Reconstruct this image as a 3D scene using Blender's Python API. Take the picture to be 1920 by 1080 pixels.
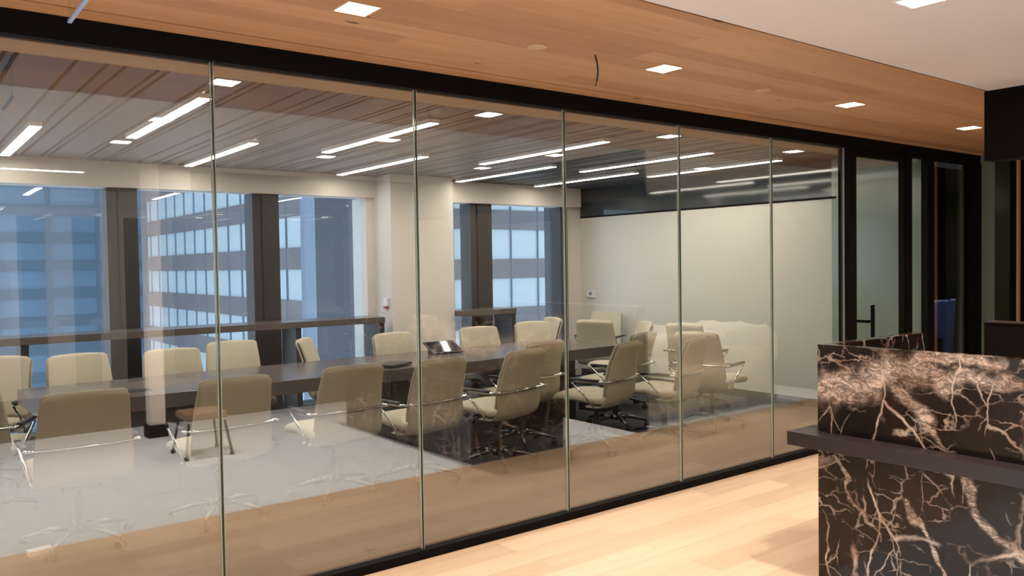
import bpy, bmesh, math, random
from mathutils import Vector, Matrix
random.seed(7)
for o in list(bpy.data.objects): bpy.data.objects.remove(o, do_unlink=True)
S = bpy.context.scene
C = S.collection
PI = math.pi

# ---------------------------------------------------------------- camera
cd = bpy.data.cameras.new('camera'); cam = bpy.data.objects.new('camera', cd); C.objects.link(cam)
cam.matrix_world = Matrix(((0.79258, 0.02990, -0.60901, 0), (-0.60955, 0.01323, -0.79263, 0),
                           (-0.01564, 0.99946, 0.02871, 1.6), (0, 0, 0, 1)))
cd.sensor_fit = 'HORIZONTAL'; cd.sensor_width = 36.0; cd.lens = 36.0 * 1544.64 / 1920.0
cd.clip_start = 0.05; cd.clip_end = 400
S.camera = cam

# ---------------------------------------------------------------- world, exposure
w = bpy.data.worlds.new('world'); S.world = w; w.use_nodes = True
bg = w.node_tree.nodes['Background']
bg.inputs[0].default_value = (0.76, 0.87, 1.0, 1); bg.inputs[1].default_value = 3.2
S.view_settings.view_transform = 'Standard'; S.view_settings.look = 'None'
S.view_settings.gamma = 1; S.view_settings.exposure = 0.0
S.view_settings.use_curve_mapping = False

# key dimensions (metres)
YG = 3.83; ZC = 2.65; XE = 8.0; YW = 8.75; WOODY = 2.325; FLR = 2.335
LOBBY_W = 10.8; WHITE_W = 19.0; LED_E = 50.0; DOWN_E = 40.0

# ---------------------------------------------------------------- materials
def nodes(name):
    m = bpy.data.materials.new(name); m.use_nodes = True
    nt = m.node_tree
    return m, nt, nt.nodes['Principled BSDF']
def flat(name, col, rough=0.6, metal=0.0, spec=0.5, bump=0.0, bscale=200, var=0.0, vscale=3):
    m, nt, b = nodes(name)
    b.inputs['Base Color'].default_value = (*col, 1); b.inputs['Roughness'].default_value = rough
    b.inputs['Metallic'].default_value = metal; b.inputs['Specular IOR Level'].default_value = spec
    tc = nt.nodes.new('ShaderNodeTexCoord')
    if var:
        n = nt.nodes.new('ShaderNodeTexNoise'); n.inputs['Scale'].default_value = vscale; n.inputs['Detail'].default_value = 5
        nt.links.new(tc.outputs['Object'], n.inputs['Vector'])
        mx = nt.nodes.new('ShaderNodeMix'); mx.data_type = 'RGBA'
        mx.inputs[6].default_value = (*[c * (1 - var) for c in col], 1); mx.inputs[7].default_value = (*[min(1, c * (1 + var)) for c in col], 1)
        nt.links.new(n.outputs['Fac'], mx.inputs[0]); nt.links.new(mx.outputs[2], b.inputs['Base Color'])
    if bump:
        n = nt.nodes.new('ShaderNodeTexNoise'); n.inputs['Scale'].default_value = bscale
        nt.links.new(tc.outputs['Object'], n.inputs['Vector'])
        bp = nt.nodes.new('ShaderNodeBump'); bp.inputs['Strength'].default_value = bump; bp.inputs['Distance'].default_value = 0.002
        nt.links.new(n.outputs['Fac'], bp.inputs['Height']); nt.links.new(bp.outputs['Normal'], b.inputs['Normal'])
    return m
def emit(name, col, s):
    m = bpy.data.materials.new(name); m.use_nodes = True; nt = m.node_tree
    nt.nodes.remove(nt.nodes['Principled BSDF'])
    e = nt.nodes.new('ShaderNodeEmission'); e.inputs[0].default_value = (*col, 1); e.inputs[1].default_value = s
    nt.links.new(e.outputs[0], nt.nodes['Material Output'].inputs[0]); return m
def M(nt, op, a, b=None, c=None):
    n = nt.nodes.new('ShaderNodeMath'); n.operation = op
    for i, v in enumerate((a, b, c)):
        if v is None: continue
        if isinstance(v, (int, float)): n.inputs[i].default_value = v
        else: nt.links.new(v, n.inputs[i])
    return n.outputs[0]
def mixc(nt, f, a, b, blend='MIX'):
    n = nt.nodes.new('ShaderNodeMix'); n.data_type = 'RGBA'; n.blend_type = blend
    for i, v in ((0, f), (6, a), (7, b)):
        if isinstance(v, (int, float)): n.inputs[i].default_value = v
        elif isinstance(v, tuple): n.inputs[i].default_value = (*v, 1)
        else: nt.links.new(v, n.inputs[i])
    return n.outputs[2]
def glass(name, tint=(0.93, 0.97, 0.94), ior=1.5, rough=0.0, coat=(1, 1, 1)):
    """pane shader: straight transmission with a tint plus the reflection each face gives at its angle"""
    m = bpy.data.materials.new(name); m.use_nodes = True; nt = m.node_tree
    nt.nodes.remove(nt.nodes['Principled BSDF'])
    geo = nt.nodes.new('ShaderNodeNewGeometry')
    i = M(nt, 'ADD', ior, M(nt, 'MULTIPLY', geo.outputs['Backfacing'], 1 / ior - ior))
    fr = nt.nodes.new('ShaderNodeFresnel'); nt.links.new(i, fr.inputs['IOR'])
    t = nt.nodes.new('ShaderNodeBsdfTransparent'); t.inputs[0].default_value = (*tint, 1)
    g = nt.nodes.new('ShaderNodeBsdfGlossy'); g.inputs['Color'].default_value = (*coat, 1); g.inputs['Roughness'].default_value = rough
    mx = nt.nodes.new('ShaderNodeMixShader')
    nt.links.new(fr.outputs[0], mx.inputs[0]); nt.links.new(t.outputs[0], mx.inputs[1]); nt.links.new(g.outputs[0], mx.inputs[2])
    nt.links.new(mx.outputs[0], nt.nodes['Material Output'].inputs[0]); return m
def wood(name, c1, c2, knot, bw=1.9, bh=0.19, rough=0.45, knots=0.5, seam=(0.3, 0.16, 0.08)):
    """long boards along X with per-board tone, grain and sparse knots"""
    m, nt, b = nodes(name); L = nt.links
    tc = nt.nodes.new('ShaderNodeTexCoord')
    br = nt.nodes.new('ShaderNodeTexBrick'); br.offset = 0.37; br.offset_frequency = 2
    br.inputs['Scale'].default_value = 1; br.inputs['Brick Width'].default_value = bw; br.inputs['Row Height'].default_value = bh
    br.inputs['Mortar Size'].default_value = 0.0012; br.inputs['Mortar Smooth'].default_value = 0.3
    br.inputs['Color1'].default_value = (0, 0, 0, 1); br.inputs['Color2'].default_value = (1, 1, 1, 1); br.inputs['Mortar'].default_value = (0.5, 0.5, 0.5, 1)
    L.new(tc.outputs['Object'], br.inputs['Vector'])
    # grain, shifted per board
    mp = nt.nodes.new('ShaderNodeMapping'); mp.inputs['Scale'].default_value = (1.1, 13, 1)
    va = nt.nodes.new('ShaderNodeVectorMath'); va.operation = 'MULTIPLY_ADD'
    L.new(br.outputs['Color'], va.inputs[0]); va.inputs[1].default_value = (7, 3, 5); L.new(tc.outputs['Object'], va.inputs[2])
    L.new(va.outputs[0], mp.inputs['Vector'])
    n = nt.nodes.new('ShaderNodeTexNoise'); n.inputs['Scale'].default_value = 1.6; n.inputs['Detail'].default_value = 8; n.inputs['Roughness'].default_value = 0.62; n.inputs['Distortion'].default_value = 0.5
    L.new(mp.outputs[0], n.inputs['Vector'])
    f = M(nt, 'MULTIPLY_ADD', br.outputs['Color'], 0.55, M(nt, 'MULTIPLY', n.outputs['Fac'], 0.75))
    f = M(nt, 'SUBTRACT', f, 0.16)
    col = mixc(nt, f, c1, c2)
    # knots
    mp2 = nt.nodes.new('ShaderNodeMapping'); mp2.inputs['Scale'].default_value = (2.3, 7.5, 1)
    L.new(tc.outputs['Object'], mp2.inputs['Vector'])
    vo = nt.nodes.new('ShaderNodeTexVoronoi'); vo.inputs['Scale'].default_value = 1.0; L.new(mp2.outputs[0], vo.inputs['Vector'])
    nn = nt.nodes.new('ShaderNodeTexNoise'); nn.inputs['Scale'].default_value = 14; L.new(tc.outputs['Object'], nn.inputs['Vector'])
    sep = nt.nodes.new('ShaderNodeSeparateColor'); L.new(vo.outputs['Color'], sep.inputs[0])
    rad = M(nt, 'MULTIPLY', M(nt, 'MAXIMUM', M(nt, 'SUBTRACT', sep.outputs[0], 1 - knots), 0.0), 0.16 / max(knots, .01))
    d = M(nt, 'ADD', vo.outputs['Distance'], M(nt, 'MULTIPLY', nn.outputs['Fac'], 0.07))
    k = M(nt, 'SUBTRACT', 1.0, M(nt, 'DIVIDE', M(nt, 'SUBTRACT', d, 0.03), M(nt, 'MAXIMUM', rad, 0.0001)))
    mr = nt.nodes.new('ShaderNodeClamp'); L.new(M(nt, 'MULTIPLY', k, 3.0), mr.inputs[0])
    col = mixc(nt, mr.outputs[0], col, knot)
    col = mixc(nt, M(nt, 'MULTIPLY', br.outputs['Fac'], 0.55), col, seam)
    L.new(col, b.inputs['Base Color']); b.inputs['Roughness'].default_value = rough
    return m
def marble(name):
    m, nt, b = nodes(name); L = nt.links
    tc = nt.nodes.new('ShaderNodeTexCoord')
    def warp(scale, amt, seed):
        n = nt.nodes.new('ShaderNodeTexNoise'); n.inputs['Scale'].default_value = scale; n.inputs['Detail'].default_value = 6
        o = nt.nodes.new('ShaderNodeVectorMath'); o.operation = 'ADD'; o.inputs[1].default_value = (seed, seed * 2, seed * .7); L.new(tc.outputs['Object'], o.inputs[0]); L.new(o.outputs[0], n.inputs['Vector'])
        s = nt.nodes.new('ShaderNodeVectorMath'); s.operation = 'MULTIPLY_ADD'; L.new(n.outputs['Color'], s.inputs[0]); s.inputs[1].default_value = (amt,) * 3; L.new(tc.outputs['Object'], s.inputs[2])
        return s.outputs[0]
    def vein(scale, amt, ws, width, seed, mapscale=(1, 1, 1), rot=0.0):
        mp = nt.nodes.new('ShaderNodeMapping'); L.new(warp(ws, amt, seed), mp.inputs['Vector'])
        mp.inputs['Rotation'].default_value = (rot, 0, 0); mp.inputs['Scale'].default_value = mapscale
        mp.inputs['Location'].default_value = (seed, seed, seed)
        v = nt.nodes.new('ShaderNodeTexVoronoi'); v.feature = 'DISTANCE_TO_EDGE'; v.inputs['Scale'].default_value = scale
        L.new(mp.outputs[0], v.inputs['Vector'])
        r = nt.nodes.new('ShaderNodeMapRange'); r.inputs[1].default_value = 0; r.inputs[2].default_value = width; r.inputs[3].default_value = 1; r.inputs[4].default_value = 0
        L.new(v.outputs['Distance'], r.inputs[0]); return r.outputs[0]
    def mask(scale, lo, hi, seed):
        n = nt.nodes.new('ShaderNodeTexNoise'); n.inputs['Scale'].default_value = scale; n.inputs['Detail'].default_value = 4
        o = nt.nodes.new('ShaderNodeVectorMath'); o.operation = 'ADD'; o.inputs[1].default_value = (seed,) * 3; L.new(tc.outputs['Object'], o.inputs[0]); L.new(o.outputs[0], n.inputs['Vector'])
        r = nt.nodes.new('ShaderNodeMapRange'); r.inputs[1].default_value = lo; r.inputs[2].default_value = hi
        L.new(n.outputs['Fac'], r.inputs[0]); return r.outputs[0]
    v1 = M(nt, 'MULTIPLY', vein(3.4, .10, 6, .020, 3.1, (1, 1.1, .45), 0.75), mask(3.0, .46, .58, 2.))
    v2 = M(nt, 'MULTIPLY', vein(6.5, .07, 10, .026, 9.4, (1, 1.3, .5), 0.55), mask(4.5, .49, .60, 5.))
    v3 = M(nt, 'MULTIPLY', vein(11, .05, 22, .040, 5.7, (1, .45, 1.2), 0.3), mask(5, .48, .60, 8.))
    thin = M(nt, 'MAXIMUM', M(nt, 'MAXIMUM', v1, M(nt, 'MULTIPLY', v2, .8)), M(nt, 'MULTIPLY', v3, .6))
    # the broad pale brecciated bands that belong to these slabs, as strokes in the slab's own Y-Z plane
    sp = nt.nodes.new('ShaderNodeSeparateXYZ'); L.new(warp(4.5, .22, 1.3), sp.inputs[0])
    def band(a, c, wd):
        ay, az = a; by, bz = c; dy, dz = by - ay, bz - az; l2 = dy * dy + dz * dz
        py = M(nt, 'SUBTRACT', sp.outputs[1], ay + .11); pz = M(nt, 'SUBTRACT', sp.outputs[2], az + .11)
        t = M(nt, 'DIVIDE', M(nt, 'ADD', M(nt, 'MULTIPLY', py, dy), M(nt, 'MULTIPLY', pz, dz)), l2)
        cl = nt.nodes.new('ShaderNodeClamp'); L.new(t, cl.inputs[0]); t = cl.outputs[0]
        ey = M(nt, 'SUBTRACT', py, M(nt, 'MULTIPLY', t, dy)); ez = M(nt, 'SUBTRACT', pz, M(nt, 'MULTIPLY', t, dz))
        d = M(nt, 'SQRT', M(nt, 'ADD', M(nt, 'MULTIPLY', ey, ey), M(nt, 'MULTIPLY', ez, ez)))
        r = nt.nodes.new('ShaderNodeMapRange'); r.inputs[1].default_value = wd * 1.35; r.inputs[2].default_value = wd * .1; r.inputs[3].default_value = 0; r.inputs[4].default_value = 1
        L.new(d, r.inputs[0]); return r.outputs[0]
    bands = None
    for a, c, wd in (((2.36, .93), (2.05, 1.03), .085), ((2.05, 1.03), (1.80, 1.12), .07), ((1.80, 1.12), (1.50, 1.15), .035),
                     ((1.95, 1.02), (1.82, .86), .04), ((1.82, .86), (1.72, .76), .022), ((1.80, 1.10), (1.70, 1.00), .05), ((1.66, 1.06), (1.40, 1.07), .035),
                     ((2.25, .64), (2.16, .52), .012), ((2.18, .54), (2.02, .28), .009), ((1.90, .48), (1.72, .20), .013), ((1.66, .66), (1.52, .45), .022), ((1.52, .47), (1.38, .30), .026)):
        bb = band(a, c, wd); bands = bb if bands is None else M(nt, 'MAXIMUM', bands, bb)
    def crumple(sc, seed):
        n = nt.nodes.new('ShaderNodeTexNoise'); n.inputs['Scale'].default_value = sc; n.inputs['Detail'].default_value = 5; n.inputs['Distortion'].default_value = 1.2
        mp = nt.nodes.new('ShaderNodeMapping'); mp.inputs['Rotation'].default_value = (.6, 0, 0); mp.inputs['Scale'].default_value = (1, 1, 1.9); mp.inputs['Location'].default_value = (seed,) * 3
        L.new(tc.outputs['Object'], mp.inputs['Vector']); L.new(mp.outputs[0], n.inputs['Vector'])
        a = M(nt, 'ABSOLUTE', M(nt, 'SUBTRACT', n.outputs['Fac'], .5))
        rr = nt.nodes.new('ShaderNodeMapRange'); rr.inputs[1].default_value = 0.0; rr.inputs[2].default_value = .10; rr.inputs[3].default_value = 0; rr.inputs[4].default_value = 1
        L.new(a, rr.inputs[0]); return rr.outputs[0]
    cr = M(nt, 'MULTIPLY', M(nt, 'MULTIPLY_ADD', crumple(13, 1.7), .7, .3), M(nt, 'MULTIPLY_ADD', crumple(34, 6.3), .5, .5))
    edge = mask(14, .40, .60, 4.)
    inside = M(nt, 'MULTIPLY', cr, M(nt, 'MINIMUM', 1.0, M(nt, 'MULTIPLY', M(nt, 'MULTIPLY', bands, M(nt, 'ADD', edge, bands)), 1.1)))
    fac = M(nt, 'MAXIMUM', thin, inside)
    base = mixc(nt, mask(2.5, .35, .7, 11.), (0.008, 0.005, 0.0045), (0.026, 0.015, 0.011))
    pale = mixc(nt, mask(9, .4, .6, 13.), (0.50, 0.34, 0.26), (0.72, 0.58, 0.48))
    cl = nt.nodes.new('ShaderNodeClamp'); L.new(fac, cl.inputs[0])
    L.new(mixc(nt, cl.outputs[0], base, pale), b.inputs['Base Color'])
    b.inputs['Roughness'].default_value = 0.14; b.inputs['Specular IOR Level'].default_value = .3
    return m
def plastic(name):
    """thin crinkled polythene sheet"""
    m = bpy.data.materials.new(name); m.use_nodes = True; nt = m.node_tree
    b = nt.nodes['Principled BSDF']; b.inputs['Base Color'].default_value = (.85, .88, .86, 1); b.inputs['Roughness'].default_value = .22
    tc = nt.nodes.new('ShaderNodeTexCoord'); n = nt.nodes.new('ShaderNodeTexNoise'); n.inputs['Scale'].default_value = 5; n.inputs['Detail'].default_value = 6; n.inputs['Distortion'].default_value = 2
    nt.links.new(tc.outputs['Object'], n.inputs['Vector'])
    bp = nt.nodes.new('ShaderNodeBump'); bp.inputs['Strength'].default_value = .9; bp.inputs['Distance'].default_value = .04
    nt.links.new(n.outputs['Fac'], bp.inputs['Height']); nt.links.new(bp.outputs[0], b.inputs['Normal'])
    t = nt.nodes.new('ShaderNodeBsdfTransparent'); mx = nt.nodes.new('ShaderNodeMixShader'); mx.inputs[0].default_value = .42
    nt.links.new(t.outputs[0], mx.inputs[1]); nt.links.new(b.outputs[0], mx.inputs[2]); nt.links.new(mx.outputs[0], nt.nodes['Material Output'].inputs[0])
    return m

m_oakfloor = wood('oak_floor', (0.50, 0.37, 0.255), (0.78, 0.63, 0.475), (0.30, 0.18, 0.10), bw=1.7, bh=0.18, rough=0.4, knots=0.12, seam=(.30, .19, .11))
m_oakceil = wood('oak_ceiling', (0.38, 0.185, 0.085), (0.64, 0.38, 0.20), (0.12, 0.05, 0.02), bw=3.1, bh=0.15, rough=0.5, knots=0.60, seam=(.26, .12, .05))
m_tile = flat('light_tile', (0.70, 0.79, 0.90), .45, var=.05)
m_lobbycarpet = flat('dark_lobby_carpet', (0.06, 0.055, 0.05), .9)
m_carpet = flat('carpet', (0.062, 0.064, 0.070), .95, spec=.1, bump=.5, bscale=350, var=.18, vscale=14)
m_white = flat('ceiling_white', (0.74, 0.665, 0.62), .85, spec=.2)
m_tan = flat('tan_painted_soffit', (0.50, 0.38, 0.27), .8, spec=.2)
m_wall = flat('painted_wall', (0.75, 0.695, 0.65), .8, spec=.2)
m_board = flat('whiteboard_wall', (0.68, 0.655, 0.59), .45, spec=.4)
m_black = flat('black_metal', (0.004, 0.004, 0.004), .7, spec=.12)
m_blackm = flat('black_matt', (0.0055, 0.004, 0.004), .8, spec=.1)
m_ledge = flat('bronze_ledge', (0.020, 0.014, 0.015), .35)
m_mull = flat('mullion_bronze', (0.030, 0.024, 0.024), .45)
m_groove = flat('groove_black', (0.004, 0.004, 0.004), .9, spec=0)
m_metalceil = flat('grey_ceiling_panel', (0.055, 0.055, 0.062), .45, spec=.5)
m_greenglass = flat('back_painted_green_glass', (0.33, 0.40, 0.34), .12)
m_green3 = flat('grey_green_panel', (0.20, 0.27, 0.23), .3)
m_greenglass2 = flat('dark_green_glass', (0.03, 0.045, 0.028), .1)
m_transom = flat('dark_transom_glass', (0.045, 0.055, 0.062), .08, spec=.6)
m_glass = glass('partition_glass', (0.965, 0.965, 0.94), 2.35, coat=(1, 1, .97))
m_wglass = glass('window_glass', (0.86, 0.92, 0.97), 1.5)
m_joint = glass('clear_joint', (0.62, 0.60, 0.53), 1.4, .08)
m_jointd = flat('joint_seam_line', (0.06, 0.05, 0.035), .4)  # dark seam line on both faces of a glass joint
m_edge = flat('glass_edge', (0.35, 0.42, 0.36), .15)
m_fabric = flat('cream_upholstery', (0.53, 0.48, 0.385), .75, spec=.25, bump=.15, bscale=500)
m_pipe = flat('upholstery_piping', (0.55, 0.48, 0.38), .6)
m_chrome = flat('chrome', (0.75, 0.74, 0.72), .10, metal=1)
m_shadechrome = flat('shaded_chrome', (0.22, 0.22, 0.22), .18, metal=1)  # same chrome, with the shade under the chairs put into its colour
m_rubber = flat('black_plastic', (0.012, 0.012, 0.014), .45)
m_table = flat('dark_veneer', (0.11, 0.09, 0.085), .22, var=.2, vscale=6)
m_tabledk = flat('dark_veneer_base', (0.030, 0.022, 0.020), .4)
m_marble = marble('dark_brown_marble')
m_steel = flat('brushed_trim', (.5, .45, .42), .3, metal=1)
m_plastic = plastic('polythene')
m_acrylic = glass('acrylic', (0.90, 0.95, 0.97), 1.49)
m_bluedge = flat('acrylic_edge', (.35, .48, .75), .15)
m_woodbox = flat('brown_seat', (0.20, 0.13, 0.09), .7)
m_whitep = flat('white_plastic', (.8, .8, .8), .4)
m_paper = flat('paper', (.85, .83, .8), .7)
m_speaker = flat('speaker_tan', (0.62, 0.43, 0.25), .6)
m_screen = flat('tablet_screen', (.02, .02, .025), .05)
m_downe = emit('downlight_glow', (1.0, 0.86, 0.70), DOWN_E)
m_lede = emit('led_glow', (1.0, 0.92, 0.81), LED_E)
m_cityglass = flat('city_window_band', (0.50, 0.56, 0.59), .35, var=.06, vscale=.2)
m_cityspan = flat('city_spandrel', (0.17, 0.155, 0.165), .7, var=.08, vscale=.3)
m_citymull = flat('city_mullion', (0.16, 0.20, 0.27), .6)
m_citypier = flat('city_pier', (0.20, 0.23, 0.30), .7)
m_citydark = flat('city_dark_stone', (0.060, 0.066, 0.082), .7, var=.12, vscale=.4)
m_cityblue = flat('city_blue_glass', (0.12, 0.19, 0.27), .3, var=.3, vscale=.15)
m_cityblued = flat('city_blue_band', (0.085, 0.13, 0.18), .5)
m_sofa = flat('pale_sofa_fabric', (.55, .50, .38), .8)
m_greybox = flat('dark_furniture', (0.05, 0.045, 0.045), .6)
m_blueplastic = flat('blue_polythene', (.10, .13, .30), .25)
m_board2 = flat('dark_board', (.07, .045, .032), .6)
m_strip = flat('oak_edge', (.62, .36, .18), .5)

# ---------------------------------------------------------------- mesh helpers
def obj(name, bm, mat, parent=None, smooth=False, bevel=0.0):
    me = bpy.data.meshes.new(name); bmesh.ops.recalc_face_normals(bm, faces=bm.faces)
    bm.to_mesh(me); bm.free()
    for mm in (mat if isinstance(mat, (list, tuple)) else [mat]): me.materials.append(mm)
    if smooth:
        for p in me.polygons: p.use_smooth = True
    o = bpy.data.objects.new(name, me); C.objects.link(o)
    if parent: o.parent = parent
    if bevel:
        md = o.modifiers.new('bevel', 'BEVEL'); md.width = bevel; md.segments = 2; md.limit_method = 'ANGLE'
    return o
def bx(bm, x0, x1, y0, y1, z0, z1, mi=0):
    vs = [bm.verts.new((x, y, z)) for z in (z0, z1) for y in (y0, y1) for x in (x0, x1)]
    for f in ((0, 1, 3, 2), (4, 6, 7, 5), (0, 4, 5, 1), (1, 5, 7, 3), (3, 7, 6, 2), (2, 6, 4, 0)):
        bm.faces.new([vs[i] for i in f]).material_index = mi
def box(name, x0, x1, y0, y1, z0, z1, mat, parent=None, bevel=0.0):
    bm = bmesh.new(); bx(bm, x0, x1, y0, y1, z0, z1); return obj(name, bm, mat, parent, bevel=bevel)
def tube(bm, pts, r, seg=10, cap=True):
    pts = [Vector(p) for p in pts]; rings = []
    n = len(pts); up = Vector((0, 0, 1))
    for i, p in enumerate(pts):
        t = (pts[min(i + 1, n - 1)] - pts[max(i - 1, 0)]).normalized()
        a = t.cross(up) if abs(t.dot(up)) < .95 else t.cross(Vector((1, 0, 0)))
        a.normalize(); b = t.cross(a).normalized()
        rr = r[i] if isinstance(r, (list, tuple)) else r
        rings.append([bm.verts.new(p + a * math.cos(k / seg * 2 * PI) * rr + b * math.sin(k / seg * 2 * PI) * rr) for k in range(seg)])
    for i in range(n - 1):
        for k in range(seg):
            bm.faces.new((rings[i][k], rings[i][(k + 1) % seg], rings[i + 1][(k + 1) % seg], rings[i + 1][k]))
    if cap: bm.faces.new(rings[0][::-1]); bm.faces.new(rings[-1])
def cyl(bm, c, r, h, axis=2, seg=24, r2=None):
    c = Vector(c); d = Vector((0, 0, 0)); d[axis] = h / 2
    tube(bm, [c - d, c + d], [r, r if r2 is None else r2], seg)
def empty(name, loc=(0, 0, 0), rz=0.0):
    o = bpy.data.objects.new(name, None); C.objects.link(o); o.location = loc; o.rotation_euler = (0, 0, rz); o.empty_display_size = .1; return o
def tag(o, label, cat, group=None):
    o['label'] = label; o['category'] = cat
    if group: o['group'] = group
    return o
def struct(o): o['kind'] = 'structure'; return o
def sbox(name, *a, **k): return struct(box(name, *a, **k))
def dup(root, loc=None, rz=None, label=None):
    r = root.copy(); C.objects.link(r)
    if loc is not None: r.location = loc
    if rz is not None: r.rotation_euler = (0, 0, rz)
    if label: r['label'] = label
    for ch in list(root.children):
        c = ch.copy(); C.objects.link(c); c.parent = r
        for g in list(ch.children):
            e = g.copy(); C.objects.link(e); e.parent = c
    return r

# ================================================================ THE SETTING
# floors
sbox('floor', -4.5, 9.3, FLR, YG, -.1, 0, m_oakfloor)
sbox('floor_tile', -4.5, 9.3, -1.25, FLR, -.1, 0, m_tile)
sbox('floor_back', -4.5, 9.3, -4.2, -1.25, -.1, 0, m_lobbycarpet)
sbox('floor_conference', -2.2, 14.0, YG, 9.4, -.1, 0, m_carpet)
# lobby ceiling: oak boards in front of the glass with a narrow reveal, then plaster
bm = bmesh.new()
bx(bm, -4.5, 9.25, WOODY, 3.681, ZC, ZC + .1); bx(bm, -4.5, 9.25, 3.699, YG + .045, ZC, ZC + .1)
struct(obj('ceiling_oak', bm, m_oakceil))
sbox('trim_1', -4.5, 9.25, 3.681, 3.699, ZC + .006, ZC + .1, m_groove)
sbox('trim_2', -4.5, 9.25, WOODY - .012, WOODY, ZC + .01, ZC + .1, m_groove)
sbox('ceiling', -4.5, 9.25, -4.2, WOODY - .012, ZC, ZC + .1, m_white)
sbox('ceiling_soffit', -2.2, 9.25, YG + .045, YG + .75, ZC, ZC + .1, m_tan)
# conference ceiling: dark metal planks running away from the glass, with open joints
G0 = [0.0, .055, .21, .26, .52, .66, .745, .905, .955]
gr = sorted(-2.2 + .07 + 1.213 * k + g for k in range(9) for g in G0)
bm = bmesh.new(); px = -2.2
for g in gr:
    if g > 8.0: break
    bx(bm, px, g - .011, YG + .75, 8.75, ZC, ZC + .03); px = g + .011
bx(bm, px, 8.0, YG + .75, 8.75, ZC, ZC + .03)
struct(obj('ceiling_conference', bm, m_metalceil))
sbox('ceiling_void', -2.2, 8.05, YG + .75, 9.2, ZC + .06, ZC + .1, m_groove)
# perimeter walls of the conference room
sbox('wall_left', -2.3, -2.2, YG + .05, 9.2, 0, ZC + .1, m_wall)
bm = bmesh.new()   # bulkhead above the windows and the walls between them
bx(bm, -2.2, 4.65, 8.65, 8.90, 2.405, ZC + .05); bx(bm, 5.5, 7.90, 8.65, 8.90, 2.39, ZC + .05)
bx(bm, 4.65, 5.5, 8.30, 9.05, 0, ZC + .05)
bx(bm, 4.545, 4.65, 8.70, 9.05, 0, 2.405)
bx(bm, 7.66, 8.0, 8.78, 9.05, 0, ZC + .05)
struct(obj('wall_window_side', bm, m_wall))
sbox('wall_end', XE, XE + .1, 4.85, 9.05, 0, 2.24, m_board)
sbox('trim_3', XE - .004, XE + .1, 4.80, 8.80, 2.24, 2.262, m_black)
sbox('window_transom', XE, XE + .05, 4.85, 8.80, 2.262, ZC + .05, m_transom)
sbox('wall_glass_return', XE, XE + .05, YG + .05, 4.85, 0, ZC + .05, m_greenglass)
sbox('baseboard_end', XE - .012, XE, 4.85, 8.78, 0, .09, m_mull)

# window walls
def window(name, x0, x1, posts, z1):
    root = struct(empty(name, (0, 0, 0)))
    bm = bmesh.new(); bx(bm, x0, x1, YW + .08, YW + .092, .05, z1 + .02); obj('pane', bm, m_wglass, root)
    for a, b_ in posts:
        bm = bmesh.new(); bx(bm, a, b_, YW - .02, YW + .22, 0, z1 + .02); bx(bm, a + .10, a + .112, YW - .035, YW - .02, 0, z1 + .02)
        obj('mullion', bm, m_mull, root)
    bm = bmesh.new(); bx(bm, x0, x1, YW, YW + .12, 0, .05); bx(bm, x0, x1, YW + .06, YW + .11, 1.10, 1.14) if False else None
    obj('window_sill', bm, m_mull, root)
    return root
window('window_1', -2.2, 4.545, [(-1.20, -.90), (1.77, 2.05), (3.205, 3.50)], 2.405)
window('window_2', 5.5, 7.66, [(6.05, 6.39), (7.58, 7.66)], 2.39)

# ---- glass partition: black head and sill, panes butt-jointed
HD0, HD1 = 2.55, ZC
bm = bmesh.new(); bx(bm, -4.5, 9.10, YG, YG + .09, HD0, HD1); struct(obj('trim_head', bm, m_black))
bm = bmesh.new(); bx(bm, -4.5, 6.567, YG, YG + .09, 0, .048); struct(obj('trim_sill', bm, m_black))
JX = [-4.08, -3.01, -1.95, -.90, .17, 1.242, 2.325, 3.391, 4.456, 5.530, 6.567]
for i in range(len(JX) - 1):
    a, b_ = JX[i] + .005, JX[i + 1] - .005
    bm = bmesh.new(); bx(bm, a, b_, YG + .030, YG + .042, .03, 2.57)
    p = struct(obj('window_%d' % (i + 3), bm, m_glass))
    for xx, nm in ((a, 0), (b_, 1)):
        bm = bmesh.new(); bx(bm, xx - .004, xx, YG + .029, YG + .043, .048, 2.55) if nm else bx(bm, xx, xx + .004, YG + .029, YG + .043, .048, 2.55)
        obj('glass_edge', bm, m_edge, p)
for i, x in enumerate(JX[1:-1]):
    bm = bmesh.new(); bx(bm, x - .0035, x + .0035, YG + .027, YG + .047, .045, 2.55, 0)
    bx(bm, x - .001, x + .0012, YG + .0255, YG + .027, .045, 2.55, 1); bx(bm, x - .001, x + .001, YG + .047, YG + .048, .045, 2.55, 1)
    struct(obj('trim_joint_%d' % (i + 1), bm, [m_joint, m_jointd]))
# posts, door leaf, side panes
for i, (a, b_, y1) in enumerate(((6.567, 6.686, .09), (7.555, 7.65, .05), (7.944, 8.075, .05), (8.90, 9.10, .10))):
    struct(box('trim_post_%d' % (i + 1), a, b_, YG - .01, YG + y1, 0, 2.56, m_black))
root = struct(empty('door_1', (6.686, YG + .03, 0)))
def dbox(nm, x0, x1, y0, y1, z0, z1, mat): 
    return box(nm, x0 - 6.686, x1 - 6.686, y0 - YG - .03, y1 - YG - .03, z0, z1, mat, root)
dbox('pane', 6.70, 7.545, YG + .034, YG + .046, .09, 2.49, m_glass)
bm = bmesh.new()
for a in ((0.002, .03, 0, 2.545), (.845, .868, 0, 2.545), (.03, .845, 0, .09), (.03, .845, 2.49, 2.545)):
    bx(bm, a[0], a[1], -.02, .03, a[2], a[3])
obj('door_frame', bm, m_black, root)
bm = bmesh.new(); bx(bm, 6.842 - 6.686, 6.872 - 6.686, -.10, -.078, .62, 1.197)
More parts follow.
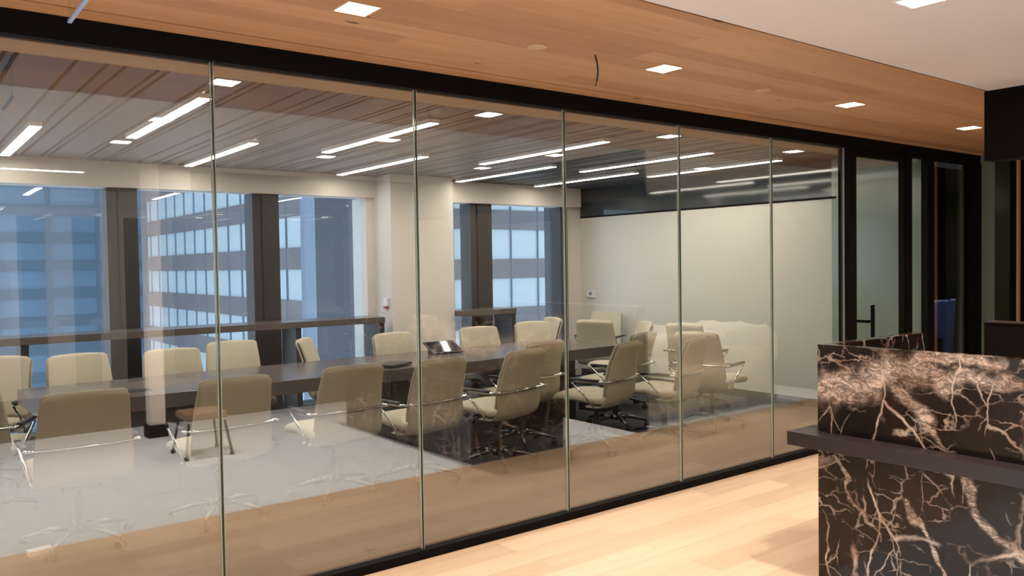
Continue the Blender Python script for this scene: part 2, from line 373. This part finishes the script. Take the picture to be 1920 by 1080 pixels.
bx(bm, 6.770 - 6.686, 6.845 - 6.686, -.095, -.08, 1.045, 1.068); bx(bm, 6.770 - 6.686, 6.79 - 6.686, -.095, .01, 1.045, 1.068)
obj('door_handle', bm, m_black, root)
bm = bmesh.new(); bx(bm, 7.65, 7.944, YG + .034, YG + .046, .03, 2.55); struct(obj('window_20', bm, m_glass))
bm = bmesh.new(); bx(bm, 8.075, 8.90, YG + .034, YG + .046, .03, 2.55); struct(obj('window_21', bm, m_glass))
# small dark store room behind the last pane
sbox('wall_store_left', 8.06, 8.14, YG + .12, 9.4, 0, ZC + .1, m_blackm)
sbox('wall_store_right', 14.0, 14.1, YG + .12, 9.4, 0, ZC + .1, m_blackm)
sbox('wall_store_back', 8.14, 14.0, 7.0, 7.1, 0, ZC + .1, m_blackm)
sbox('ceiling_store', 8.14, 14.0, YG + .75, 9.4, ZC, ZC + .1, m_blackm)
sbox('wall_store_front', 9.10, 14.0, YG + .01, YG + .12, 0, ZC + .1, m_blackm)
# wall closing the lobby at its far end
sbox('wall_far_glass_1', 9.10, 9.16, 3.692, YG, 0, ZC, m_green3)
sbox('wall_far_glass_2', 9.10, 9.16, 3.54, 3.692, 0, ZC, m_greenglass2)
sbox('trim_4', 9.08, 9.16, 3.482, 3.54, 0, ZC, m_black)
sbox('trim_5', 9.06, 9.16, 3.450, 3.474, 0, ZC, m_strip)
sbox('wall_far', 9.10, 9.2, -4.2, 3.482, 0, ZC, m_blackm)
# beam and low wall behind the reception desk
sbox('wall_beam', 5.60, 5.75, -4.2, 2.335, 2.21, ZC + .02, m_blackm)
sbox('wall_low', 5.60, 5.75, .2, 2.335, 0, 1.18, m_blackm)
sbox('trim_6', 5.595, 5.755, .2, 2.34, 1.18, 1.186, m_ledge)
# rest of the lobby, seen only in the glass
sbox('wall_back', -4.5, 9.2, -4.3, -4.2, 0, ZC + .1, m_wall)
sbox('wall_lobby_left', -4.6, -4.5, -4.3, YG + .1, 0, ZC + .1, m_wall)
bm = bmesh.new()
for k in range(14):
    x = -4.2 + k * .62; bx(bm, x, x + .30, -4.2, -4.17, .1, 2.3)
struct(obj('trim_wall_panels', bm, m_greybox))
sbox('wall_screen', 2.7, 5.4, -1.45, -1.3, 0, ZC, m_greybox)
colr = struct(empty('trim_column', (2.075, -.63, 0)))
box('column_shaft', -.07, .07, -.07, .07, .12, ZC, m_wall, colr); box('column_base', -.09, .09, -.09, .09, 0, .12, m_black, colr)

# ================================================================ LIGHT FITTINGS
def downlight(x, y, watts, col, label, group, first=None):
    r = empty('downlight', (x, y, ZC)); tag(r, label, 'ceiling light', group)
    h = .068
    bm = bmesh.new(); bx(bm, -h - .010, h + .010, -h - .010, -h, -.004, .0); bx(bm, -h - .010, h + .010, h, h + .010, -.004, .0)
    bx(bm, -h - .010, -h, -h, h, -.004, .0); bx(bm, h, h + .010, -h, h, -.004, .0)
    obj('light_trim', bm, m_speaker if y > WOODY else m_whitep, r)
    bm = bmesh.new(); bx(bm, -h, h, -h, h, -.0035, -.0005); obj('lens', bm, m_downe, r)
    ld = bpy.data.lights.new('downlight_lamp', 'AREA'); ld.shape = 'SQUARE'; ld.size = .13; ld.energy = watts; ld.color = col; ld.spread = math.radians(105)
    lo = bpy.data.objects.new('downlight_lamp', ld); C.objects.link(lo); lo.parent = r; lo.location = (0, 0, -.006); lo.visible_glossy = True
    return r
WARM = (1.0, .75, .55); WARM2 = (1.0, .80, .66)
names = ['beyond the left edge', 'over the left end', 'in the oak ceiling, largest and leftmost in view', 'in the oak ceiling, right of the dangling black wire',
         'in the oak ceiling, third from the left', 'in the oak ceiling, farthest, beside the black beam']
for i, x in enumerate((-2.05, -.25, 1.575, 3.41, 5.27, 7.05)):
    downlight(x, 3.055, LOBBY_W, WARM, 'square recessed downlight ' + names[i], 'square downlights in the oak ceiling')
for j, y in enumerate((1.66, .44)):
    for i, x in enumerate((-2.0, -.2, 1.6, 3.40, 5.22, 7.3)):
        if y == 1.66 and i == 5: x = 7.4
        lab = 'square downlight in the white plaster ceiling at the top edge' if (y == 1.66 and i == 3) else 'square downlight in the white ceiling, row %s the oak strip, %s from the left' % ('beside' if j == 0 else 'away from', ('first', 'second', 'third', 'fourth', 'fifth', 'sixth')[i])
        downlight(x, y, WHITE_W * (1 if y > -1 else .3), WARM2, lab, 'square downlights in the white ceiling')
def led(x, y0, y1, label):
    r = empty('linear_light', (x, (y0 + y1) / 2, ZC)); tag(r, label, 'linear ceiling light', 'LED bars in the conference ceiling')
    L = (y1 - y0) / 2
    bm = bmesh.new(); bx(bm, -.042, -.036, -L, L, -.03, 0); bx(bm, .036, .042, -L, L, -.03, 0); bx(bm, -.036, .036, -L, -L + .006, -.03, 0); bx(bm, -.036, .036, L - .006, L, -.03, 0)
    obj('housing', bm, m_whitep, r)
    bm = bmesh.new(); bx(bm, -.036, .036, -L + .006, L - .006, -.032, -.006); obj('diffuser', bm, m_lede, r)
ords = ['leftmost', 'second from the left', 'third from the left', 'fourth from the left', 'fifth from the left']
for k, x in enumerate((-.03, 1.58, 3.19, 4.90, 6.27, 7.36)):
    led(x, 5.03, 6.85, 'glowing LED bar in the row nearer the glass, ' + (['beyond the picture edge at left'] + ords)[k])
for k, x in enumerate((-.68, .905, 2.46, 4.09, 5.67, 6.91)):
    led(x, 6.62, 8.43, 'glowing LED bar in the row nearer the windows, ' + (['beyond the picture edge at left'] + ords)[k])
# linear lobby light that shows in the glass at the left edge
r = empty('linear_light', (.9, -1.95, ZC)); tag(r, 'long recessed LED line in the lobby, mirrored at the left edge of the glass', 'linear ceiling light')
bm = bmesh.new(); bx(bm, -.85, .85, -.06, -.05, -.01, 0); bx(bm, -.85, .85, .05, .06, -.01, 0); bx(bm, -.86, -.85, -.06, .06, -.01, 0); bx(bm, .85, .86, -.06, .06, -.01, 0); obj('housing', bm, m_whitep, r)
bm = bmesh.new(); bx(bm, -.85, .85, -.05, .05, -.008, -.001); obj('diffuser', bm, m_lede, r)

# ================================================================ RECEPTION DESK
DX, DY = 3.717, 2.335
desk = tag(empty('reception_desk', (DX, DY, 0)), 'dark brown marble reception desk with pale veins and a projecting bronze ledge', 'reception desk')
def dk(nm, x0, x1, y0, y1, z0, z1, mat, bev=.002):
    o = box(nm, x0 - DX, x1 - DX, y0 - DY, y1 - DY, z0, z1, mat, desk, bevel=bev); return o
def slab(nm, x0, x1, y0, y1, z0, z1):
    bm = bmesh.new(); bx(bm, x0, x1, y0, y1, z0, z1)
    o = obj(nm, bm, m_marble, desk, bevel=.0015); o.matrix_parent_inverse = Matrix.Translation((-DX, -DY, 0)); return o
slab('upper_front_panel', DX, DX + .06, .1, DY, .74, 1.176)
slab('lower_front_panel', DX + .002, DX + .06, .1, DY, 0, .672)
slab('return_upper_panel', DX + .06, 4.695, DY - .06, DY, .74, 1.176)
slab('return_lower_panel', DX + .06, 4.695, DY - .06, DY - .002, 0, .672)
slab('end_panel', 4.63, 4.69, .6, DY - .06, 0, .70) if False else None
dk('ledge', DX - .115, DX + .10, .08, DY + .10, .672, .74, m_ledge)
dk('return_ledge', DX + .10, 4.72, DY - .10, DY + .10, .672, .74, m_ledge)
dk('worktop', DX + .06, 4.60, .3, DY - .10, .70, .738, m_tabledk)

# dangling wire, speaker discs, flush plate, hanging sign
bm = bmesh.new(); pts = [(3.00, 3.135, 2.652), (2.985, 3.12, 2.62), (2.955, 3.09, 2.58), (2.94, 3.07, 2.54), (2.94, 3.06, 2.50), (2.95, 3.06, 2.475)]
tube(bm, [(2.905 + .02 * math.sin(t * 3), 3.062, 2.653 - .0255 * k) for k, t in enumerate([i / 6 for i in range(7)])], .0045, 8)
tag(obj('cable', bm, m_rubber), 'thin black wire end dangling from the oak ceiling', 'cable')
for i, x in enumerate((2.545, 4.335, 6.245)):
    bm = bmesh.new(); cyl(bm, (0, 0, -.004), .048, .008, seg=32)
    o = obj('ceiling_speaker', bm, m_speaker); o.location = (x, 3.085, ZC)
    tag(o, ['round tan ceiling disc left of the dangling wire', 'round pale ceiling disc between the second and third downlights', 'round tan ceiling disc before the farthest downlight'][i], 'ceiling disc', 'round discs in the oak ceiling')
o = box('access_plate', -.12, .12, -.07, .07, -.006, 0, m_speaker); o.location = (7.20, 3.02, ZC); o.location = (7.42, 2.92, ZC); tag(o, 'square pale plate in the oak ceiling at the black beam', 'ceiling plate')
s = tag(empty('hanging_sign', (.535, 2.93, ZC)), 'clear acrylic sign blade hanging from the oak ceiling at the top left', 'sign')
box('acrylic_blade', -.004, .004, -.19, .19, -.205, -.01, m_acrylic, s); box('lit_edge', -.006, .006, -.19, .19, -.215, -.205, m_bluedge, s); box('sign_canopy', -.03, .03, -.2, .2, -.012, 0, m_steel, s)

# ================================================================ TABLE
TA = math.radians(1.6)
T = tag(empty('conference_table', (3.4, 6.44, 0), TA), 'long dark veneered conference table with thick edge, chairs all round', 'table')
bm = bmesh.new()
def tabx(x, s): return s * (.50 + .03 * (1 - (x / 2.65) ** 2))
n = 24
top = []; 
for s_ in (-1, 1):
    row = [(-2.62 + 5.24 * i / n, tabx(-2.62 + 5.24 * i / n, s_)) for i in range(n + 1)]
    top += row if s_ < 0 else row[::-1]
lo = [bm.verts.new((x, y, .655)) for x, y in top]; hi = [bm.verts.new((x, y, .757)) for x, y in top]
bm.faces.new(lo[::-1]); bm.faces.new(hi)
for i in range(len(top)):
    j = (i + 1) % len(top); bm.faces.new((lo[i], lo[j], hi[j], hi[i]))
obj('tabletop', bm, m_table, T, bevel=.004)
for cx_ in (-1.75, 0.0, 1.75):
    bm = bmesh.new(); bx(bm, cx_ - .38, cx_ + .38, -.32, .0, .04, .655); bx(bm, cx_ - .36, cx_ + .36, -.30, -.02, 0, .04); bx(bm, cx_ - .004, cx_ + .004, -.323, .003, .04, .655)
    obj('pedestal', bm, m_tabledk, T, bevel=.003)
for cx_, cy_ in ((-2.0, -.22), (0.1, -.2), (1.9, -.2)):
    box('cable_hatch', cx_ - .09, cx_ + .09, cy_ - .055, cy_ + .055, .757, .761, m_rubber, T)
o = tag(empty('tablet', (4.30, 6.70, .809), 0), 'black tablet lying on the table with bright light on its screen', 'tablet')
o.rotation_euler = (math.radians(25), 0, -.02)
box('tablet_body', -.17, .17, -.11, .11, -.004, .010, m_rubber, o, .003); box('tablet_screen', -.155, .155, -.095, .095, .010, .0115, m_screen, o)
bm = bmesh.new(); pr = [(-.098, 0), (.09, 0), (.09, .074)]   # wedge the tablet leans on
a_ = [bm.verts.new((-.12, y, z)) for y, z in pr]; b_ = [bm.verts.new((.12, y, z)) for y, z in pr]
bm.faces.new(a_); bm.faces.new(b_[::-1])
for i in range(3): bm.faces.new((a_[i], a_[(i + 1) % 3], b_[(i + 1) % 3], b_[i]))
w_ = obj('tablet_stand', bm, m_rubber, o); w_.rotation_euler = (-math.radians(25), 0, 0); w_.location = (0, -.022, -.047)
o = tag(box('folder', -.15, .15, -.10, .10, .0, .022, m_rubber, bevel=.003), 'flat black folder on the table edge between the middle near chairs', 'folder'); o.location = (3.42, 6.12, .7615); o.rotation_euler = (0, 0, .5)

# ================================================================ CHAIRS
def sweep(bm, prof, wfun, th, off, curv, arch, n=26, m=40, endr=.5):
    """padded sheet: prof = side-view points; wfun(t) = half width; off = offset along the normal"""
    P = []
    seg = [0]
    for i in range(1, len(prof)): seg.append(seg[-1] + math.dist(prof[i], prof[i - 1]))
    Lt = seg[-1]
    def at(s):
        s = max(0, min(Lt, s))
        for i in range(1, len(prof)):
            if s <= seg[i] + 1e-9:
                k = (s - seg[i - 1]) / (seg[i] - seg[i - 1]); a, b_ = prof[i - 1], prof[i]
                return Vector((0, a[0] + (b_[0] - a[0]) * k, a[1] + (b_[1] - a[1]) * k))
    rings = []
    for i in range(n + 1):
        t = i / n; e = .03 / Lt
        s = Lt * t; p = at(s); tg = (at(s + .012) - at(s - .012)).normalized(); nn = Vector((0, -tg.z, tg.y))
        d0 = min(s, Lt - s) / (th * endr + 1e-6); ef = math.sqrt(max(0.0, 1 - (1 - min(1, d0)) ** 2)) if d0 < 1 else 1
        ef = max(ef, .12)
        W = wfun(t); ring = []
        for k in range(m):
            a = 2 * PI * k / m; ca, sa = math.cos(a), math.sin(a)
            u = math.copysign(abs(ca) ** .35, ca); v = math.copysign(abs(sa) ** .7, sa)
            x = u * W; nof = off + v * th / 2 * ef - curv(t) * (1 - u * u)
            q = p + nn * nof + tg * (arch(t) * (1 - u * u)); ring.append(bm.verts.new((x, q.y, q.z)))
        rings.append(ring)
    for i in range(n):
        for k in range(m): bm.faces.new((rings[i][k], rings[i][(k + 1) % m], rings[i + 1][(k + 1) % m], rings[i + 1][k]))
    bm.faces.new(rings[0][::-1]); bm.faces.new(rings[-1])
def smoothp(pts, it=2):
    for _ in range(it):
        q = [pts[0]]
        for i in range(len(pts) - 1):
            a, b_ = pts[i], pts[i + 1]
            q += [(a[0] * .75 + b_[0] * .25, a[1] * .75 + b_[1] * .25), (a[0] * .25 + b_[0] * .75, a[1] * .25 + b_[1] * .75)]
        q.append(pts[-1]); pts = q
    return pts
# back profile goes up: y is negative behind the sitter, normal points rearwards
BACK = smoothp([(-.02, .405), (-.17, .400), (-.235, .46), (-.245, .60), (-.262, .70), (-.300, .82), (-.345, .925)])
SEAT = smoothp([(.285, .415), (.27, .452), (.12, .462), (-.05, .445), (-.17, .438), (-.20, .45)])
def rc(t, W, r=.10):
    d = min(t, 1 - t); return W if d > r else W * (1 - .13 * (1 - d / r) ** 2.6)
def make_chair():
    t = tag(empty('conference_chair'), 'chair', 'chair', 'cream swivel chairs round the conference table')
    bw = lambda s: rc(s, .254 - .034 * max(0, s - .45) / .55, .035)
    bm = bmesh.new(); sweep(bm, BACK, bw, .020, .000, lambda s: -.034 * min(1, s * 2.2), lambda s: .022 * max(0, (s - .6) / .4), n=34)
    back = obj('backrest', bm, m_fabric, t, smooth=True)
    bp = [p for p in BACK if p[1] > .47]
    bm = bmesh.new(); sweep(bm, bp, lambda s: rc(s, .250 - .032 * s, .045), .036, -.033, lambda s: -.034, lambda s: .022 * s, n=28)
    obj('back_cushion', bm, m_fabric, back, smooth=True)
    bm = bmesh.new(); sweep(bm, SEAT, lambda s: rc(s, .245, .1), .070, -.012, lambda s: .006, lambda s: -.03 * max(0, 1 - s * 3), n=24)
    obj('seat', bm, m_fabric, t, smooth=True)
    # chrome bar behind the back, carrying the arms
    bm = bmesh.new()
    tube(bm, [(x, -.272 - .036 * (1 - (x / .3) ** 2), .630) for x in [-.285 + .57 * i / 14 for i in range(15)]], .0105, 10)
    obj('back_bar', bm, m_chrome, t, smooth=True)
    for s_ in (-1, 1):
        bm = bmesh.new()
        tube(bm, [(s_ * .283, -.275, .625), (s_ * .287, -.20, .624), (s_ * .288, .00, .622), (s_ * .288, .075, .620)], .011, 10)
        tube(bm, [(s_ * .288, .072, .622), (s_ * .287, .085, .610), (s_ * .272, -.02, .52), (s_ * .255, -.115, .415)], .0085, 10)
        tube(bm, [(s_ * .262, -.115, .415), (s_ * .16, -.10, .405)], .009, 8)
        arm = obj('armrest', bm, m_chrome, t, smooth=True)
        bm = bmesh.new(); bx(bm, s_ * .288 - .017, s_ * .288 + .017, -.19, .085, .626, .646); obj('arm_pad', bm, m_rubber, arm, bevel=.006)
    bm = bmesh.new(); bx(bm, -.10, .10, -.14, .12, .345, .405); tube(bm, [(.05, 0, .37), (.24, .02, .372)], .006, 8)
    obj('tilt_mechanism', bm, m_rubber, t, bevel=.01)
    bm = bmesh.new(); cyl(bm, (0, 0, .20), .026, .20, seg=16); cyl(bm, (0, 0, .31), .015, .10, seg=16)
    obj('gas_column', bm, m_rubber, t, smooth=True)
    bm = bmesh.new(); cyl(bm, (0, 0, .105), .045, .05, seg=20)
    for k in range(5):
        a = k * 2 * PI / 5 + .3; dx, dy = math.cos(a), math.sin(a)
        tube(bm, [(dx * .03, dy * .03, .112), (dx * .15, dy * .15, .105), (dx * .30, dy * .30, .072)], [.022, .017, .012], 10)
    obj('star_base', bm, m_shadechrome, t, smooth=True)
    for k in range(5):
        a = k * 2 * PI / 5 + .3; dx, dy = math.cos(a), math.sin(a)
        bm = bmesh.new(); c = Vector((dx * .30, dy * .30, .027)); n_ = Vector((-dy, dx, 0))
        tube(bm, [c - n_ * .026, c - n_ * .007], .027, 14); tube(bm, [c + n_ * .007, c + n_ * .026], .027, 14); tube(bm, [c, c + Vector((0, 0, .045))], .009, 8)
        obj('caster', bm, m_rubber, t, smooth=False)
    return t
proto = make_chair()
F = PI
chairs = [  # x, y, rot (0 = faces the windows), label
    (.885, 5.34, .0, 'cream swivel chair seen from behind, leftmost full one on the near side'),
    (1.70, 5.33, .04, 'cream swivel chair seen from behind at the first glass joint, second in the near row'),
    (2.51, 5.36, .03, 'cream swivel chair seen from behind, third in the near row'),
    (3.13, 5.27, .12, 'cream swivel chair seen from behind straight across the second glass joint'),
    (3.89, 5.29, .20, 'cream swivel chair turned slightly left with its chrome strut showing, right of second joint'),
    (4.47, 5.72, .10, 'cream swivel chair seen from behind, half hidden by the third glass joint and its neighbour'),
    (4.86, 5.16, .30, 'cream swivel chair with a paper tag on its seat, right of the third glass joint'),
    (5.64, 5.72, .24, 'cream swivel chair back showing only between the two right-hand chairs of the near row'),
    (5.54, 5.00, .30, 'cream swivel chair with its wide seat showing, just left of the fourth glass joint'),
    (.57, 7.27, F - .60, 'cream swivel chair back at the far left picture edge, beyond the table end'),
    (1.27, 6.97, F + .12, 'cream swivel chair facing us in front of the hazy blue tower'),
    (1.90, 6.84, F - .05, 'cream swivel chair facing us just right of the thick dark mullion'),
    (2.50, 7.20, F - .12, 'cream swivel chair facing us behind the first glass joint, on the window side'),
    (3.38, 7.06, F + .93, 'cream swivel chair turned side-on, narrow, on the window side of the table'),
    (4.03, 6.86, F + .06, 'cream swivel chair facing us before the white column'),
    (5.00, 6.86, F - .15, 'cream swivel chair facing us, the left one before the second window'),
    (5.85, 7.02, F - .22, 'cream swivel chair facing us, the right one before the second window'),
    (6.24, 7.78, 1.32, 'cream swivel chair sideways by the window edge, peeping out behind another chair'),
    (6.86, 7.14, -1.12, 'cream swivel chair with its shaded grey back to us, behind the table end'),
    (7.50, 7.92, 1.96, 'cream swivel chair farthest back, pale against the end wall'),
    (6.47, 6.50, 1.06, 'cream swivel chair turned sideways at the right head of the table, narrow profile'),
    (7.16, 5.93, -1.44, 'cream swivel chair with its grey back showing above its neighbour, at the fourth glass joint'),
    (6.35, 5.12, -1.35, 'cream swivel chair rightmost of all, one arm jutting out to the right'),
    (.50, 6.32, -.45, 'cream swivel chair at the left head of the table, cut by the picture edge'),
]
for i, (x, y, rz, lab) in enumerate(chairs):
    c = proto if i == 0 else dup(proto)
    c.location = (x, y, 0); c.rotation_euler = (0, 0, rz); c['label'] = lab
# papers left on two seats
o = tag(box('paper_tag', -.06, .06, -.045, .045, 0, .002, m_paper), 'small white tag lying on the seat right of the third joint', 'paper tag'); o.location = (4.88, 5.16, .487); o.rotation_euler = (0, 0, .4)
o = tag(box('paper_label', -.06, .06, -.035, .035, 0, .03, m_paper, bevel=.002), 'small white label box on the floor near the glass, bottom left', 'label'); o.location = (.68, 5.32, 0); o.rotation_euler = (0, 0, .15)

# bar-height ledges along the windows
def ledge(x0, x1, z, legs, label):
    r = tag(empty('window_ledge_table', (x0, 8.15, 0)), label, 'ledge table')
    box('ledge_top', 0, x1 - x0, 0, .42, z - .065, z, m_table, r, .002)
    for lx in legs: box('leg', lx - x0, lx - x0 + .06, .02, .40, 0, z - .065, m_mull, r)
ledge(-2.15, 4.47, 1.035, (-1.1, .95, 3.43, 4.41), 'long dark standing-height ledge along the left windows')
ledge(5.51, 6.33, 1.05, (6.27,), 'short dark standing-height ledge at the second window')

# wall devices
r = tag(empty('thermostat', (XE, 8.56, 1.17)), 'small white thermostat on the end wall', 'thermostat')
box('thermostat_case', -.025, 0, -.075, .075, -.055, .055, m_whitep, r, .004); box('display', -.027, -.025, -.03, .03, -.022, .022, m_citypier, r)
r = tag(empty('wall_device', (4.65, 8.42, 1.17)), 'small white and red alarm device on the column side', 'alarm device')
box('device_case', -.03, 0, -.045, .045, -.03, .06, m_whitep, r, .004); box('red_button', -.036, 0, -.03, .03, -.06, -.03, flat('red_plastic', (.5, .05, .04), .4), r)

# things in the lobby that show in the glass
def rounded_block(name, x0, x1, y0, y1, z0, z1, mat, parent, amp=.03, seg=18):
    bm = bmesh.new(); bmesh.ops.create_cube(bm, size=1); bmesh.ops.subdivide_edges(bm, edges=bm.edges, cuts=seg, use_grid_fill=True)
    for v in bm.verts:
        p = v.co * 2; q = Vector([math.copysign(abs(c) ** 1, c) for c in p])
        l = (abs(p.x) ** 8 + abs(p.y) ** 8 + abs(p.z) ** 8) ** (1 / 8); q = p / l
        nz = amp * (math.sin(p.x * 9 + p.z * 4) * math.cos(p.y * 7 + p.x * 3) + .5 * math.sin(p.x * 23 + p.y * 17 + p.z * 6))
        v.co = Vector(((x0 + x1) / 2 + q.x * ((x1 - x0) / 2 + nz), (y0 + y1) / 2 + q.y * ((y1 - y0) / 2 + nz), max(z0, (z0 + z1) / 2 + q.z * ((z1 - z0) / 2 + nz * .6))))
    return obj(name, bm, mat, parent, smooth=True)
sofa = tag(empty('sofa', (7.0, 1.8, 0)), 'pale lobby sofa under a polythene sheet, seen mirrored in the glass', 'sofa')
rounded_block('sofa_seat', -.85, .85, -.35, .35, .05, .45, m_sofa, sofa, 0); rounded_block('sofa_back', -.85, .85, -.38, -.15, .3, .80, m_sofa, sofa, 0)
rounded_block('sofa_arm', -.9, -.7, -.35, .35, .05, .62, m_sofa, sofa, 0); rounded_block('sofa_arm', .7, .9, -.35, .35, .05, .62, m_sofa, sofa, 0)
tag(rounded_block('plastic_sheet', 6.0, 8.0, 1.32, 2.26, 0, .90, m_plastic, None, .03, 30), 'crinkled clear polythene sheet draped over the lobby sofa, mirrored in the glass', 'plastic sheet')
# four-legged stool
st = tag(empty('stool', (2.18, .45, 0)), 'dark-legged stool with a brown seat, mirrored in the glass under the second near chair', 'stool')
box('seat', -.17, .17, -.17, .17, .32, .38, m_woodbox, st, .01)
for sx in (-1, 1):
    for sy in (-1, 1):
        bm = bmesh.new(); tube(bm, [(sx * .15, sy * .15, .30), (sx * .19, sy * .20, .02)], .011, 8); tube(bm, [(sx * .19, sy * .20, .0), (sx * .19, sy * .20, .03)], .018, 10); obj('leg', bm, m_rubber, st)

# store-room contents
bm = bmesh.new(); nx, nz = 40, 24; g = []
for i in range(nx + 1):
    row = []
    for k in range(nz + 1):
        u, v = i / nx, k / nz; x = 10.2 + 1.5 * u; z = 1.06 * v
        row.append(bm.verts.new((x, 5.0 + .07 * math.sin(u * 21 + v * 2) * (1 - .5 * v) - .25 * (1 - v), z)))
    g.append(row)
for i in range(nx):
    for k in range(nz): bm.faces.new((g[i][k], g[i + 1][k], g[i + 1][k + 1], g[i][k + 1]))
o = obj('polythene_curtain', bm, m_blueplastic, smooth=True); md = o.modifiers.new('s', 'SOLIDIFY'); md.thickness = .004
tag(o, 'crumpled bluish polythene standing in the dark room at right', 'plastic sheet')
for i, (x, ln, wd) in enumerate(((9.75, .66, .26), (10.12, 1.12, .10), (10.30, 1.08, .10))):
    bm = bmesh.new(); bx(bm, -wd / 2, wd / 2, -.012, .012, 0, ln); o = obj('board', bm, m_board2); o.location = (x, 4.62 - .05 * i, 0.0); o.rotation_euler = (0, .12 + .02 * i, 0)
    tag(o, ['short wide dark board before the bluish polythene', 'tall narrow dark board leaning in the dark room', 'dark board leaning rightmost in the dark room'][i], 'board', 'boards in the dark room')

# ================================================================ CITY OUTSIDE
def tower(name, x0, x1, y0, y1, zt0, nfl, label, mats, fh=4.0, sp=1.6, mul=2.85, mw=.06, z0=-42):
    """floors of window band over spandrel; mullions on the two faces towards the room"""
    r = tag(empty(name, ((x0 + x1) / 2, (y0 + y1) / 2, z0)), label, 'building', None)
    ox, oy, oz = (x0 + x1) / 2, (y0 + y1) / 2, z0
    bm = bmesh.new(); bx(bm, x0 - ox, x1 - ox, y0 - oy, y1 - oy, 0, zt0 + 40 - oz); obj('glazing', bm, mats[0], r)
    bm = bmesh.new(); k = -int((zt0 - z0) / fh)
    z = zt0 + k * fh
    while z < zt0 + 40:
        bx(bm, x0 - .12 - ox, x1 - ox + .1, y0 - .12 - oy, y1 - oy, max(z - sp, z0) - oz, z - oz); z += fh
    obj('spandrel_bands', bm, mats[1], r)
    if mul:
        bm = bmesh.new(); y = y0 + mul
        while y < y1: bx(bm, x0 - .16 - ox, x0 - ox, y - mw / 2 - oy, y + mw / 2 - oy, 0, zt0 + 40 - oz); y += mul
        x = x0 + mul
        while x < x1: bx(bm, x - mw / 2 - ox, x + mw / 2 - ox, y0 - .16 - oy, y0 - oy, 0, zt0 + 40 - oz); x += mul
        obj('facade_mullions', bm, mats[2], r)
    return r
b1 = tower('office_tower', 25, 34, 57.5, 102, 7.12 - 0, 12, 'pale blue banded office tower with grey spandrels beyond the left windows', (m_cityglass, m_cityspan, m_citymull), fh=4.0, sp=1.65, mul=3.3)
box('corner_pier', 25 - .3 - 29.5, 25 + 1.2 - 29.5, 56.6 - 79.75, 57.6 - 79.75, 0, 89, m_citypier, b1)
b2 = tower('office_block', 30, 46.6, 54, 57, 6.05, 12, 'banded office block with square blue panes beyond the second window', (m_cityglass, m_cityspan, m_citymull), fh=4.0, sp=1.6, mul=2.85)
b3 = tower('glass_tower', -30, 26, 104, 120, 9, 12, 'hazy blue glass tower filling the leftmost window', (m_cityblue, m_cityblued, m_cityblued), fh=3.1, sp=1.1, mul=5, mw=.4, z0=-60)
r = tag(empty('dark_tower', (20, 40, -42)), 'dark stone tower edge close beyond the left windows', 'building')
bm = bmesh.new(); bx(bm, -2.05, 3.5, 0, .5, 0, 90); obj('stone_wall', bm, m_citydark, r)
bm = bmesh.new(); bx(bm, -2.1, -2.05, -.0, 1.25, 0, 90); obj('stone_pier', bm, m_citypier, r)
r = tag(empty('dark_pier_building', (36.5, 41, -42)), 'dark building flank at the right edge of the second window', 'building')
bm = bmesh.new(); bx(bm, -1.8, 4, 0, .6, 0, 90); obj('stone_wall', bm, m_citydark, r)
